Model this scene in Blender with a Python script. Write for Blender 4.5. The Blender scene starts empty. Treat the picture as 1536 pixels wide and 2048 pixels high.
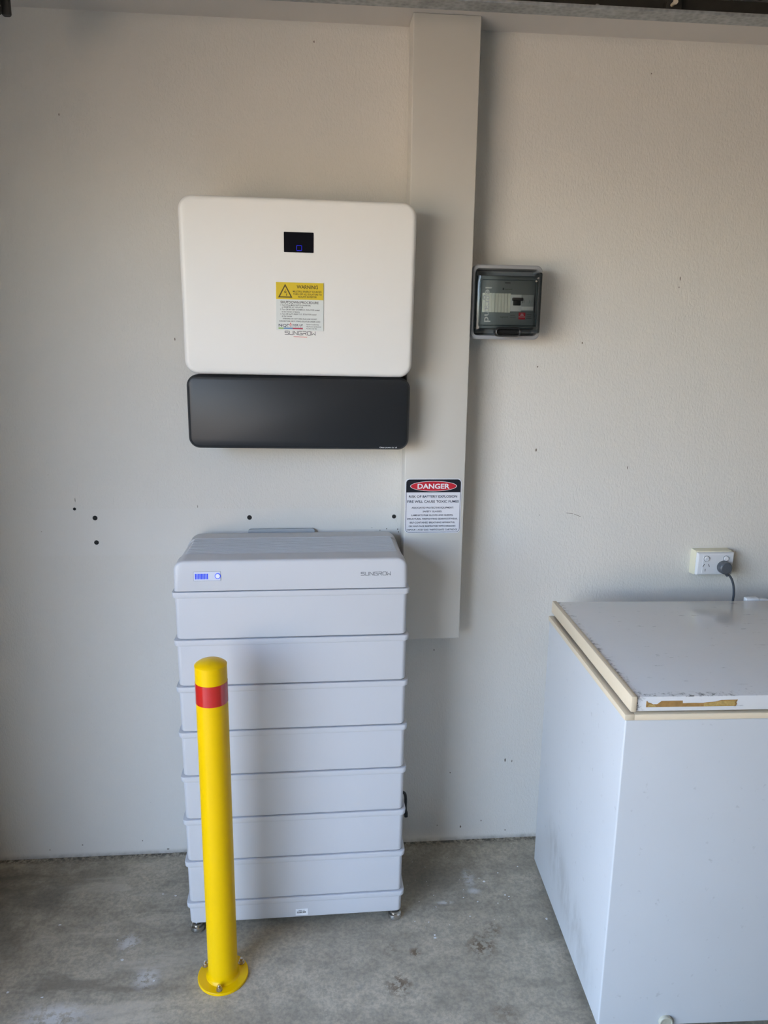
import bpy, bmesh, math, random
from mathutils import Vector, Matrix

scene = bpy.context.scene
COL = scene.collection
random.seed(7)

# ------------------------------------------------------------------ camera
cam_data = bpy.data.cameras.new('camera')
cam = bpy.data.objects.new('camera', cam_data)
COL.objects.link(cam)
scene.camera = cam
cam_data.sensor_fit = 'VERTICAL'
cam_data.sensor_height = 24.0
cam_data.lens = 1478.68 / 2048.0 * 24.0
cam_data.clip_start = 0.02
YAW, PITCH, ROLL = math.radians(5.1065), math.radians(-12.4799), math.radians(0.7413)
fwd = Vector((math.sin(YAW) * math.cos(PITCH), math.cos(YAW) * math.cos(PITCH), math.sin(PITCH)))
rgt0 = Vector((math.cos(YAW), -math.sin(YAW), 0))
up0 = rgt0.cross(fwd)
rgt = rgt0 * math.cos(ROLL) + up0 * math.sin(ROLL)
upv = -rgt0 * math.sin(ROLL) + up0 * math.cos(ROLL)
m = Matrix((rgt, upv, -fwd)).transposed().to_4x4()
m.translation = Vector((-0.1184, -2.1807, 1.6272))
cam.matrix_world = m

CAM_P = Vector((-0.1184, -2.1807, 1.6272))


def at(px, py, y):
    """point of the photograph (1536x2048) on the plane at depth y, to measure things where they stand"""
    d = fwd + rgt * ((px - 768) / 1478.68) - upv * ((py - 1024) / 1478.68)
    return CAM_P + d * ((y - CAM_P.y) / d.y)


# ------------------------------------------------------------------ daylight
OPEN_X = -1.25            # plane of the garage door opening (left, out of frame)
OPEN_Y0, OPEN_Y1 = -1.06, -3.4
OPEN_Z = 2.22
world = bpy.data.worlds.new('sky')
scene.world = world
world.use_nodes = True
wn = world.node_tree
wn.nodes.clear()
w_out = wn.nodes.new('ShaderNodeOutputWorld')
w_bg = wn.nodes.new('ShaderNodeBackground')
w_sky = wn.nodes.new('ShaderNodeTexSky')
w_sky.sky_type = 'NISHITA'
w_sky.sun_disc = False
w_sky.sun_elevation = math.radians(52)
w_sky.sun_rotation = math.radians(70)
w_sky.dust_density = 1.5
w_sky.ozone_density = 1.0
w_bg.inputs['Strength'].default_value = 0.30
w_mix = wn.nodes.new('ShaderNodeMix')           # thin bright haze over the blue: a warmer, whiter sky everywhere
w_mix.data_type = 'RGBA'
w_mix.blend_type = 'MULTIPLY'
w_mix.inputs[0].default_value = 1.0
w_mix.inputs[7].default_value = (1.0, 0.935, 0.94, 1.0)
wn.links.new(w_sky.outputs[0], w_mix.inputs[6])
wn.links.new(w_mix.outputs[2], w_bg.inputs[0])
wn.links.new(w_bg.outputs[0], w_out.inputs[0])

sun_d = bpy.data.lights.new('sun', 'SUN')
sun_d.energy = 5.0
sun_d.color = (1.0, 0.87, 0.67)
sun_d.angle = math.radians(0.53)
sun = bpy.data.objects.new('sun', sun_d)
COL.objects.link(sun)
sun.rotation_euler = Vector((-0.42, -0.45, -0.79)).to_track_quat('-Z', 'Y').to_euler()
sun.location = (-4, 2, 8)

por_d = bpy.data.lights.new('door_portal', 'AREA')      # sampling aid only: a portal gives off no light
por_d.shape = 'RECTANGLE'
por_d.size = OPEN_Z
por_d.size_y = abs(OPEN_Y1 - OPEN_Y0)
por_d.cycles.is_portal = True
por = bpy.data.objects.new('door_portal', por_d)
COL.objects.link(por)
por.location = (OPEN_X - 0.08, (OPEN_Y0 + OPEN_Y1) / 2, OPEN_Z / 2)
por.rotation_euler = (0, math.radians(-90), 0)

vs = scene.view_settings
vs.view_transform = 'Standard'
vs.look = 'None'
vs.gamma = 1.0
vs.use_curve_mapping = False
vs.exposure = 3.24
scene.cycles.max_bounces = 8
scene.cycles.diffuse_bounces = 4
scene.cycles.adaptive_threshold = 0.06
scene.cycles.transparent_max_bounces = 12
scene.cycles.sample_clamp_indirect = 6.0
scene.cycles.caustics_reflective = False
scene.cycles.caustics_refractive = False

# ------------------------------------------------------------------ helpers
def thing(name, label, cat, loc=(0, 0, 0), rot=(0, 0, 0), group=None):
    o = bpy.data.objects.new(name, None)
    COL.objects.link(o)
    o.empty_display_size = 0.05
    o.location = loc
    o.rotation_euler = rot
    o['label'] = label
    o['category'] = cat
    if group:
        o['group'] = group
    return o


def link(name, mesh, mat, parent=None, label=None, kind=None):
    o = bpy.data.objects.new(name, mesh)
    COL.objects.link(o)
    if mat is not None:
        mesh.materials.clear()
        mesh.materials.append(mat)
    if parent is not None:
        o.parent = parent
    if label:
        o['label'] = label
    if kind:
        o['kind'] = kind
    return o


def from_bm(bm, name, smooth=True, angle=35):
    bmesh.ops.recalc_face_normals(bm, faces=bm.faces[:])
    me = bpy.data.meshes.new(name)
    bm.to_mesh(me)
    bm.free()
    if smooth:
        me.shade_smooth()
        me.set_sharp_from_angle(angle=math.radians(angle))
    return me


def bm_box(bm, x0, x1, y0, y1, z0, z1, bev=0.0, seg=2):
    r = bmesh.ops.create_cube(bm, size=1.0)
    vs_ = r['verts']
    for v in vs_:
        v.co = Vector(((x0 + x1) / 2 + v.co.x * (x1 - x0), (y0 + y1) / 2 + v.co.y * (y1 - y0), (z0 + z1) / 2 + v.co.z * (z1 - z0)))
    if bev > 0:
        es = list({e for v in vs_ for e in v.link_edges})
        bmesh.ops.bevel(bm, geom=es, offset=bev, segments=seg, profile=0.5, affect='EDGES')


def box(name, x0, x1, y0, y1, z0, z1, mat, parent=None, bev=0.0, seg=2, **kw):
    bm = bmesh.new()
    bm_box(bm, x0, x1, y0, y1, z0, z1, bev, seg)
    return link(name, from_bm(bm, name), mat, parent, **kw)


def rr_ring(x0, x1, z0, z1, r, n=8):
    """rounded rectangle, counter-clockwise in x-z"""
    r = max(min(r, (x1 - x0) / 2 - 1e-5, (z1 - z0) / 2 - 1e-5), 1e-5)
    pts = []
    for cx, cz, a0 in ((x1 - r, z1 - r, 0), (x0 + r, z1 - r, 90), (x0 + r, z0 + r, 180), (x1 - r, z0 + r, 270)):
        for k in range(n + 1):
            a = math.radians(a0 + 90.0 * k / n)
            pts.append((cx + r * math.cos(a), cz + r * math.sin(a)))
    return pts


def bm_loft(bm, rings, cap0=True, cap1=True):
    prev = None
    first = None
    for ring in rings:
        cur = [bm.verts.new(p) for p in ring]
        if prev:
            n = len(cur)
            for i in range(n):
                bm.faces.new((prev[i], prev[(i + 1) % n], cur[(i + 1) % n], cur[i]))
        else:
            first = cur
        prev = cur
    if cap0:
        bm.faces.new(first)
    if cap1:
        bm.faces.new(prev)


def plate_bm(bm, x0, x1, z0, z1, r, steps, n=8):
    """rounded rectangle in x-z lofted through steps of (y, inset)"""
    rings = []
    for y, ins in steps:
        rings.append([(px, y, pz) for px, pz in rr_ring(x0 + ins, x1 - ins, z0 + ins, z1 - ins, max(r - ins, 0.0005), n)])
    bm_loft(bm, rings)


def plate(name, x0, x1, z0, z1, r, steps, mat, parent=None, n=8, shear=None, **kw):
    bm = bmesh.new()
    plate_bm(bm, x0, x1, z0, z1, r, steps, n)
    if shear:
        for v in bm.verts:
            shear(v)
    return link(name, from_bm(bm, name), mat, parent, **kw)


def lathe(name, prof, mat, parent=None, seg=32, axis='Z', loc=(0, 0, 0), **kw):
    """prof: list of (radius, height)"""
    bm = bmesh.new()
    rings = []
    for rr, h in prof:
        ring = []
        for k in range(seg):
            a = 2 * math.pi * k / seg
            c, s = rr * math.cos(a), rr * math.sin(a)
            p = {'Z': (c, s, h), 'Y': (c, h, s), 'X': (h, c, s)}[axis]
            ring.append((p[0] + loc[0], p[1] + loc[1], p[2] + loc[2]))
        rings.append(ring)
    bm_loft(bm, rings)
    return link(name, from_bm(bm, name), mat, parent, **kw)


def tube(name, pts, rad, mat, parent=None, seg=12, **kw):
    pts = [Vector(p) for p in pts]
    bm = bmesh.new()
    rings = []
    for i, p in enumerate(pts):
        t = (pts[min(i + 1, len(pts) - 1)] - pts[max(i - 1, 0)]).normalized()
        a = t.cross(Vector((0, 1, 0.01))).normalized()
        b = t.cross(a).normalized()
        rr = rad[i] if isinstance(rad, (list, tuple)) else rad
        rings.append([tuple(p + a * rr * math.cos(2 * math.pi * k / seg) + b * rr * math.sin(2 * math.pi * k / seg)) for k in range(seg)])
    bm_loft(bm, rings)
    return link(name, from_bm(bm, name, angle=60), mat, parent, **kw)


def smooth_path(pts, n=8):
    out = []
    P = [Vector(p) for p in pts]
    for i in range(len(P) - 1):
        p0, p1, p2, p3 = P[max(i - 1, 0)], P[i], P[i + 1], P[min(i + 2, len(P) - 1)]
        for k in range(n):
            t = k / n
            out.append(0.5 * ((2 * p1) + (p2 - p0) * t + (2 * p0 - 5 * p1 + 4 * p2 - p3) * t * t + (3 * p1 - p0 - 3 * p2 + p3) * t ** 3))
    out.append(P[-1])
    return out


def poly(name, polys, y, mat, parent=None, thick=0.0004, **kw):
    """flat print: polygons given in x-z, standing at depth y, thin towards -y"""
    bm = bmesh.new()
    for pts in polys:
        f = bm.faces.new([bm.verts.new((px, y, pz)) for px, pz in pts])
        r = bmesh.ops.extrude_face_region(bm, geom=[f])
        for g in r['geom']:
            if isinstance(g, bmesh.types.BMVert):
                g.co.y -= thick
    return link(name, from_bm(bm, name, smooth=False), mat, parent, **kw)


def stroke_polys(lines, w):
    out = []
    for ln in lines:
        for (ax, az), (bx, bz) in zip(ln[:-1], ln[1:]):
            dx, dz = bx - ax, bz - az
            L = math.hypot(dx, dz) or 1
            ux, uz = dx / L * w / 2, dz / L * w / 2
            out.append([(ax - ux - uz, az - uz + ux), (ax - ux + uz, az - uz - ux), (bx + ux + uz, bz + uz - ux), (bx + ux - uz, bz + uz + ux)])
    return out


def lettering(name, lines, y, mat, parent, bold=0.0, thick=0.0003, rot=0.0, **kw):
    """lines: list of (text, x0, x1, zbase, height of a capital); each line is fitted to its own width"""
    bm = bmesh.new()
    for text, x0, x1, zb, hh in lines:
        cu = bpy.data.curves.new('t', 'FONT')
        cu.body = text
        cu.size = 1.0
        cu.offset = bold
        cu.resolution_u = 3
        to = bpy.data.objects.new('t', cu)
        COL.objects.link(to)
        dg = bpy.context.evaluated_depsgraph_get()
        me = bpy.data.meshes.new_from_object(to.evaluated_get(dg))
        xs = [v.co.x for v in me.vertices]
        cap = 0.70
        lo, hi = min(xs), max(xs)
        if rot:
            # runs downwards: text x -> -z, text y -> x
            for v in me.vertices:
                tx, ty = v.co.x, v.co.y
                v.co = Vector((x0 + (ty / cap) * (x1 - x0), y, zb - (tx - lo) / (hi - lo) * hh))
        else:
            for v in me.vertices:
                v.co = Vector((x0 + (v.co.x - lo) / (hi - lo) * (x1 - x0), y, zb + v.co.y / cap * hh))
        bm.from_mesh(me)
        bpy.data.objects.remove(to)
        bpy.data.curves.remove(cu)
        bpy.data.meshes.remove(me)
    me = bpy.data.meshes.new(name)
    bm.to_mesh(me)
    bm.free()
    return link(name, me, mat, parent, **kw)


SUNGROW = [
    [[(1, 1), (.12, 1), (.0, .9), (.0, .62), (.12, .52), (.88, .52), (1, .42), (1, .12), (.88, 0), (0, 0)]],
    [[(0, 1), (0, .12), (.12, 0), (.88, 0), (1, .12), (1, 1)]],
    [[(0, 0), (0, 1), (1, 0), (1, 1)]],
    [[(1, 1), (.12, 1), (0, .88), (0, .12), (.12, 0), (1, 0), (1, .5), (.45, .5)]],
    [[(0, 1), (.88, 1), (1, .9), (1, .6), (.88, .48), (.1, .48), (0, .4), (0, 0)], [(.5, .48), (1, 0)]],
    [[(.12, 0), (.88, 0), (1, .12), (1, .88), (.88, 1), (.12, 1), (0, .88), (0, .12), (.12, 0)]],
    [[(0, 1), (0, 0), (.5, .5), (1, 0), (1, 1)]],
]


def wordmark(name, x0, x1, z0, z1, y, mat, parent, w):
    n = len(SUNGROW)
    gap = 0.3
    cw = (x1 - x0) / (n + gap * (n - 1))
    polys = []
    for i, letter in enumerate(SUNGROW):
        ox = x0 + i * cw * (1 + gap)
        for ln in letter:
            polys += stroke_polys([[(ox + px * cw, z0 + pz * (z1 - z0)) for px, pz in ln]], w)
    return poly(name, polys, y, mat, parent, thick=0.0002)


# ------------------------------------------------------------------ materials
def N(nt, t, **kw):
    n = nt.nodes.new(t)
    for k, v in kw.items():
        setattr(n, k, v)
    return n


def mat(name, col, rough=0.5, metal=0.0, spec=0.5, coat=0.0, var=0.0, vscale=8.0, bump=0.0, bscale=200.0, bdist=0.001, emit=None, estr=0.0):
    mt = bpy.data.materials.new(name)
    mt.use_nodes = True
    nt = mt.node_tree
    b = nt.nodes['Principled BSDF']
    b.inputs['Base Color'].default_value = (*col, 1)
    b.inputs['Roughness'].default_value = rough
    b.inputs['Metallic'].default_value = metal
    b.inputs['Specular IOR Level'].default_value = spec
    b.inputs['Coat Weight'].default_value = coat
    b.inputs['Coat Roughness'].default_value = 0.08
    tc = N(nt, 'ShaderNodeTexCoord')
    if var > 0:
        no = N(nt, 'ShaderNodeTexNoise')
        no.inputs['Scale'].default_value = vscale
        no.inputs['Detail'].default_value = 5
        nt.links.new(tc.outputs['Object'], no.inputs['Vector'])
        mx = N(nt, 'ShaderNodeMix', data_type='RGBA')
        mx.inputs[6].default_value = (*[c * (1 - var) for c in col], 1)
        mx.inputs[7].default_value = (*[min(1, c * (1 + var)) for c in col], 1)
        nt.links.new(no.outputs['Fac'], mx.inputs[0])
        nt.links.new(mx.outputs[2], b.inputs['Base Color'])
    if bump > 0:
        nb = N(nt, 'ShaderNodeTexNoise')
        nb.inputs['Scale'].default_value = bscale
        nb.inputs['Detail'].default_value = 3
        nt.links.new(tc.outputs['Object'], nb.inputs['Vector'])
        bp_ = N(nt, 'ShaderNodeBump')
        bp_.inputs['Strength'].default_value = bump
        bp_.inputs['Distance'].default_value = bdist
        nt.links.new(nb.outputs['Fac'], bp_.inputs['Height'])
        nt.links.new(bp_.outputs[0], b.inputs['Normal'])
    if emit:
        b.inputs['Emission Color'].default_value = (*emit, 1)
        b.inputs['Emission Strength'].default_value = estr
    return mt


def math_n(nt, op, a, b=None, clamp=False):
    n = N(nt, 'ShaderNodeMath', operation=op, use_clamp=clamp)
    for i, v in enumerate((a, b)):
        if v is None:
            continue
        if isinstance(v, (int, float)):
            n.inputs[i].default_value = v
        else:
            nt.links.new(v, n.inputs[i])
    return n.outputs[0]


def sstep(nt, v, e0, e1):
    n = N(nt, 'ShaderNodeMapRange', interpolation_type='SMOOTHSTEP')
    nt.links.new(v, n.inputs['Value'])
    n.inputs['From Min'].default_value = e0
    n.inputs['From Max'].default_value = e1
    return n.outputs['Result']


def noise(nt, vec, scale, detail=4, rough=0.55, mapscale=None, rotz=0.0):
    if mapscale is not None or rotz:
        mp = N(nt, 'ShaderNodeMapping')
        if mapscale is not None:
            mp.inputs['Scale'].default_value = mapscale
        mp.inputs['Rotation'].default_value = (0, 0, rotz)
        nt.links.new(vec, mp.inputs['Vector'])
        vec = mp.outputs[0]
    n = N(nt, 'ShaderNodeTexNoise')
    n.inputs['Scale'].default_value = scale
    n.inputs['Detail'].default_value = detail
    n.inputs['Roughness'].default_value = rough
    nt.links.new(vec, n.inputs['Vector'])
    return n.outputs['Fac']


def mixc(nt, fac, a, b):
    n = N(nt, 'ShaderNodeMix', data_type='RGBA')
    for idx, v in ((0, fac), (6, a), (7, b)):
        if isinstance(v, tuple):
            n.inputs[idx].default_value = (*v, 1)
        elif isinstance(v, (int, float)):
            n.inputs[idx].default_value = v
        else:
            nt.links.new(v, n.inputs[idx])
    return n.outputs[2]


def spot(nt, pos, centre, r0, r1, breakup=None, squash=(1, 1, 1)):
    """soft blob around a point, broken up by a noise socket"""
    s = N(nt, 'ShaderNodeVectorMath', operation='SUBTRACT')
    nt.links.new(pos, s.inputs[0])
    s.inputs[1].default_value = centre
    q = N(nt, 'ShaderNodeVectorMath', operation='MULTIPLY')
    nt.links.new(s.outputs[0], q.inputs[0])
    q.inputs[1].default_value = squash
    ln = N(nt, 'ShaderNodeVectorMath', operation='LENGTH')
    nt.links.new(q.outputs[0], ln.inputs[0])
    v = sstep(nt, ln.outputs['Value'], r1, r0)
    if breakup is not None:
        v = math_n(nt, 'MULTIPLY', v, breakup)
    return v


def wall_material():
    mt = bpy.data.materials.new('painted_render')
    mt.use_nodes = True
    nt = mt.node_tree
    b = nt.nodes['Principled BSDF']
    b.inputs['Roughness'].default_value = 0.85
    b.inputs['Specular IOR Level'].default_value = 0.25
    geo = N(nt, 'ShaderNodeNewGeometry')
    pos = geo.outputs['Position']
    sep = N(nt, 'ShaderNodeSeparateXYZ')
    nt.links.new(pos, sep.inputs[0])
    big = noise(nt, pos, 2.2, 4)
    base = mixc(nt, big, (0.700, 0.680, 0.632), (0.755, 0.735, 0.688))
    # smoother repainted strip left by a removed batten
    px = math_n(nt, 'MULTIPLY', sstep(nt, sep.outputs['X'], -0.955, -0.925), sstep(nt, sep.outputs['X'], 0.13, 0.10))
    pz = math_n(nt, 'MULTIPLY', sstep(nt, sep.outputs['Z'], 1.012, 1.020), sstep(nt, sep.outputs['Z'], 1.160, 1.153))
    patch = math_n(nt, 'MULTIPLY', px, pz)
    base = mixc(nt, math_n(nt, 'MULTIPLY', patch, 0.30), base, (0.735, 0.730, 0.705))
    # small dirt flecks
    fl = sstep(nt, noise(nt, pos, 55, 2), 0.76, 0.80)
    base = mixc(nt, math_n(nt, 'MULTIPLY', fl, 0.35), base, (0.30, 0.27, 0.22))
    # grubby stripe along the slab
    low = math_n(nt, 'MULTIPLY', sstep(nt, sep.outputs['Z'], 0.02, 0.0), noise(nt, pos, 40, 3))
    base = mixc(nt, low, base, (0.22, 0.20, 0.17))
    nt.links.new(base, b.inputs['Base Color'])
    n1 = noise(nt, pos, 210, 3, 0.6, (1.0, 1.0, 0.55))
    n2 = noise(nt, pos, 110, 2, 0.5, (1.0, 1.0, 0.6))
    hgt = math_n(nt, 'ADD', n1, math_n(nt, 'MULTIPLY', n2, 0.7))
    bmp = N(nt, 'ShaderNodeBump')
    bmp.inputs['Distance'].default_value = 0.0022
    st = math_n(nt, 'SUBTRACT', 0.55, math_n(nt, 'MULTIPLY', patch, 0.35))
    nt.links.new(st, bmp.inputs['Strength'])
    nt.links.new(hgt, bmp.inputs['Height'])
    nt.links.new(bmp.outputs[0], b.inputs['Normal'])
    return mt


def floor_material():
    mt = bpy.data.materials.new('concrete_slab')
    mt.use_nodes = True
    nt = mt.node_tree
    b = nt.nodes['Principled BSDF']
    b.inputs['Specular IOR Level'].default_value = 0.4
    geo = N(nt, 'ShaderNodeNewGeometry')
    pos = geo.outputs['Position']
    sw = noise(nt, pos, 2.6, 7, 0.62, (1.0, 2.6, 1.0), math.radians(-38))
    cl = noise(nt, pos, 7.0, 8, 0.65)
    fine = noise(nt, pos, 90, 5, 0.7)
    t = math_n(nt, 'ADD', math_n(nt, 'MULTIPLY', sw, 0.62), math_n(nt, 'MULTIPLY', cl, 0.38))
    c = mixc(nt, sstep(nt, t, 0.36, 0.62), (0.390, 0.342, 0.255), (0.590, 0.520, 0.390))
    mid = noise(nt, pos, 24, 6, 0.7)
    c = mixc(nt, math_n(nt, 'MULTIPLY', sstep(nt, mid, 0.56, 0.40), 0.40), c, (0.30, 0.262, 0.195))
    c = mixc(nt, math_n(nt, 'MULTIPLY', sstep(nt, fine, 0.62, 0.36), 0.35), c, (0.14, 0.135, 0.125))
    grit = sstep(nt, noise(nt, pos, 260, 2), 0.70, 0.78)
    c = mixc(nt, math_n(nt, 'MULTIPLY', grit, 0.30), c, (0.55, 0.55, 0.54))
    # trowel streaks sweeping across the left of the slab
    sepx = N(nt, 'ShaderNodeSeparateXYZ')
    nt.links.new(pos, sepx.inputs[0])
    left = sstep(nt, sepx.outputs['X'], -0.25, -0.60)
    st2 = noise(nt, pos, 2.4, 6, 0.6, (1.0, 4.2, 1.0), math.radians(-42))
    c = mixc(nt, math_n(nt, 'MULTIPLY', math_n(nt, 'MULTIPLY', sstep(nt, st2, 0.52, 0.66), left), 0.55), c, (0.66, 0.60, 0.48))
    c = mixc(nt, math_n(nt, 'MULTIPLY', math_n(nt, 'MULTIPLY', sstep(nt, st2, 0.48, 0.34), left), 0.65), c, (0.20, 0.172, 0.130))
    # broad dark patches at the left and along the wall, rusty spots, pale paint smears
    br = sstep(nt, noise(nt, pos, 40, 5, 0.75), 0.46, 0.54)
    brw = sstep(nt, noise(nt, pos, 34, 5, 0.75), 0.42, 0.54)
    for cx, cy, r, k in ((0.325, -0.455, 0.060, 0.80), (0.370, -0.400, 0.040, 0.6), (0.137, -0.466, 0.024, 0.8), (0.082, -0.570, 0.055, 0.75), (0.338, -0.672, 0.05, 0.35), (0.07, -0.45, 0.03, 0.3)):
        c = mixc(nt, math_n(nt, 'MULTIPLY', spot(nt, pos, (cx, cy, 0), r * 0.15, r, br), k), c, (0.125, 0.070, 0.032))
    for cx, cy, r, sq in ((0.342, -0.185, 0.045, (1.6, 0.8, 1)), (0.347, -0.243, 0.030, (1, 1.6, 1)), (0.25, -0.285, 0.035, (1, 3, 1)), (-0.655, -0.375, 0.045, (1, 1, 1)), (-0.58, -0.50, 0.05, (1, 1, 1)), (-0.78, -0.60, 0.12, (1, 2.2, 1))):
        c = mixc(nt, math_n(nt, 'MULTIPLY', spot(nt, pos, (cx, cy, 0), r * 0.1, r, brw, sq), 0.75), c, (0.72, 0.71, 0.67))
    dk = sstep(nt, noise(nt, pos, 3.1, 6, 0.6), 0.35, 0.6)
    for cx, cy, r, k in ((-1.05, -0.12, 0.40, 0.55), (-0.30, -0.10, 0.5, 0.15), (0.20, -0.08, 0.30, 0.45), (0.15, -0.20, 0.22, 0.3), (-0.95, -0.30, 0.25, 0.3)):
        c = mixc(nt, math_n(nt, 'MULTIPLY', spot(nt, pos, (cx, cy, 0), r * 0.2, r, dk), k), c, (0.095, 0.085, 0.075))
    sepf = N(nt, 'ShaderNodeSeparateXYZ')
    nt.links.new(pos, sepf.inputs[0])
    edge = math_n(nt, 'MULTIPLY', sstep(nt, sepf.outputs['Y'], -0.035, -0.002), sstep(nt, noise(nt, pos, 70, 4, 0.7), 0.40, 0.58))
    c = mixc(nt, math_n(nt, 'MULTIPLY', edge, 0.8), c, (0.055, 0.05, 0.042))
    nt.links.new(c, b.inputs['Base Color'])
    rg = math_n(nt, 'ADD', 0.50, math_n(nt, 'MULTIPLY', cl, 0.25))
    nt.links.new(rg, b.inputs['Roughness'])
    bmp = N(nt, 'ShaderNodeBump')
    bmp.inputs['Distance'].default_value = 0.0012
    bmp.inputs['Strength'].default_value = 0.35
    nt.links.new(math_n(nt, 'ADD', fine, math_n(nt, 'MULTIPLY', cl, 2.0)), bmp.inputs['Height'])
    nt.links.new(bmp.outputs[0], b.inputs['Normal'])
    return mt


def freezer_material(name, top):
    mt = bpy.data.materials.new(name)
    mt.use_nodes = True
    nt = mt.node_tree
    b = nt.nodes['Principled BSDF']
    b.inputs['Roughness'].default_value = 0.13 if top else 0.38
    tc = N(nt, 'ShaderNodeTexCoord')
    pos = tc.outputs['Object']
    big = noise(nt, pos, 4, 4)
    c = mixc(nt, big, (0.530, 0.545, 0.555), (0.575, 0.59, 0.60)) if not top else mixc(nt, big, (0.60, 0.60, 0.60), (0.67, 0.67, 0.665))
    # scuffs: short dark scratches
    sc = sstep(nt, noise(nt, pos, 38, 4, 0.6, (0.6, 1.6, 1.6) if top else (1, 1, 1)), 0.635, 0.72)
    c = mixc(nt, math_n(nt, 'MULTIPLY', sc, 0.55 if top else 0.30), c, (0.28, 0.28, 0.28))
    if top:
        # grime along the front and left edges of the lid
        gr = sstep(nt, noise(nt, pos, 70, 5, 0.75), 0.50, 0.62)
        sep = N(nt, 'ShaderNodeSeparateXYZ')
        nt.links.new(pos, sep.inputs[0])
        up = sstep(nt, sep.outputs['Z'], 0.9005, 0.9015)
        fr = math_n(nt, 'MULTIPLY', math_n(nt, 'MULTIPLY', sstep(nt, sep.outputs['Y'], -0.585, -0.606), up), sstep(nt, sep.outputs['X'], 0.36, 0.16))
        c = mixc(nt, math_n(nt, 'MULTIPLY', math_n(nt, 'MULTIPLY', fr, gr), 0.85), c, (0.07, 0.065, 0.06))
        lf = sstep(nt, sep.outputs['X'], 0.040, 0.022)
        c = mixc(nt, math_n(nt, 'MULTIPLY', math_n(nt, 'MULTIPLY', lf, gr), 0.7), c, (0.10, 0.09, 0.08))
    else:
        st = sstep(nt, noise(nt, pos, 9, 6, 0.7, (1, 2.6, 0.8)), 0.34, 0.66)
        sep = N(nt, 'ShaderNodeSeparateXYZ')
        nt.links.new(pos, sep.inputs[0])
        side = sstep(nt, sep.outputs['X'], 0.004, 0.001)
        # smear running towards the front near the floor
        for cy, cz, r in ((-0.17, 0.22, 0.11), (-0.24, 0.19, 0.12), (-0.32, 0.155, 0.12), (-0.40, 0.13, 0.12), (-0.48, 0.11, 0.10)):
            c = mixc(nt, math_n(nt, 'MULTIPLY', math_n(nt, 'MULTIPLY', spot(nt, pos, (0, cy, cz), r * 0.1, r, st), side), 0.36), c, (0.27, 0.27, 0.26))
    nt.links.new(c, b.inputs['Base Color'])
    nb = noise(nt, pos, 14, 2)
    bmp = N(nt, 'ShaderNodeBump')
    bmp.inputs['Distance'].default_value = 0.004
    bmp.inputs['Strength'].default_value = 0.05
    nt.links.new(nb, bmp.inputs['Height'])
    nt.links.new(bmp.outputs[0], b.inputs['Normal'])
    return mt


def galvanised():
    mt = bpy.data.materials.new('galvanised_steel')
    mt.use_nodes = True
    nt = mt.node_tree
    b = nt.nodes['Principled BSDF']
    b.inputs['Metallic'].default_value = 0.75
    b.inputs['Roughness'].default_value = 0.5
    tc = N(nt, 'ShaderNodeTexCoord')
    vo = N(nt, 'ShaderNodeTexVoronoi')
    vo.inputs['Scale'].default_value = 90
    nt.links.new(tc.outputs['Object'], vo.inputs['Vector'])
    n1 = noise(nt, tc.outputs['Object'], 25, 5, 0.6, (0.4, 1, 1))
    f = math_n(nt, 'ADD', math_n(nt, 'MULTIPLY', vo.outputs['Distance'], 0.5), math_n(nt, 'MULTIPLY', n1, 0.8), True)
    c = mixc(nt, f, (0.16, 0.165, 0.165), (0.52, 0.54, 0.54))
    nt.links.new(c, b.inputs['Base Color'])
    return mt


def smoked_plastic(name, tint, alpha, rough=0.06):
    """thin tinted clear plastic: tinted see-through with a glossy coat"""
    mt = bpy.data.materials.new(name)
    mt.use_nodes = True
    nt = mt.node_tree
    nt.nodes.remove(nt.nodes['Principled BSDF'])
    out = nt.nodes['Material Output']
    tr = N(nt, 'ShaderNodeBsdfTransparent')
    tr.inputs[0].default_value = (*tint, 1)
    gl = N(nt, 'ShaderNodeBsdfGlossy')
    gl.inputs['Roughness'].default_value = rough
    fr = N(nt, 'ShaderNodeFresnel')
    fr.inputs['IOR'].default_value = 1.5
    mx = N(nt, 'ShaderNodeMixShader')
    nt.links.new(fr.outputs[0], mx.inputs[0])
    nt.links.new(tr.outputs[0], mx.inputs[1])
    nt.links.new(gl.outputs[0], mx.inputs[2])
    df = N(nt, 'ShaderNodeBsdfDiffuse')
    df.inputs[0].default_value = (0.05, 0.06, 0.065, 1)
    m2 = N(nt, 'ShaderNodeMixShader')
    m2.inputs[0].default_value = alpha
    nt.links.new(mx.outputs[0], m2.inputs[1])
    nt.links.new(df.outputs[0], m2.inputs[2])
    nt.links.new(m2.outputs[0], out.inputs[0])
    return mt


M_WALL = wall_material()
M_FLOOR = floor_material()
M_CEIL = mat('ceiling_paint', (0.66, 0.62, 0.57), 0.9, var=0.03, vscale=3)
M_ROOMWALL = mat('room_wall_paint', (0.30, 0.285, 0.255), 0.9, var=0.05, vscale=2)
M_DRIVE = mat('driveway_concrete', (0.37, 0.305, 0.225), 0.9, var=0.12, vscale=3)
M_TRUNK = mat('trunking_pvc', (0.660, 0.640, 0.590), 0.42, var=0.015, vscale=3)
M_INV = mat('inverter_white', (0.83, 0.815, 0.78), 0.38, spec=0.4)
M_BLACK = mat('inverter_charcoal', (0.018, 0.020, 0.023), 0.42, spec=0.4, bump=0.05, bscale=900, bdist=0.0004)
M_SINK = mat('heatsink_grey', (0.20, 0.20, 0.20), 0.45, metal=0.6, var=0.05)
M_SCREEN = mat('display_black', (0.006, 0.006, 0.009), 0.18, spec=0.3)
M_LEDBLUE = mat('led_blue', (0.0, 0.0, 0.1), 0.4, emit=(0.01, 0.015, 1.0), estr=0.07)
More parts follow.
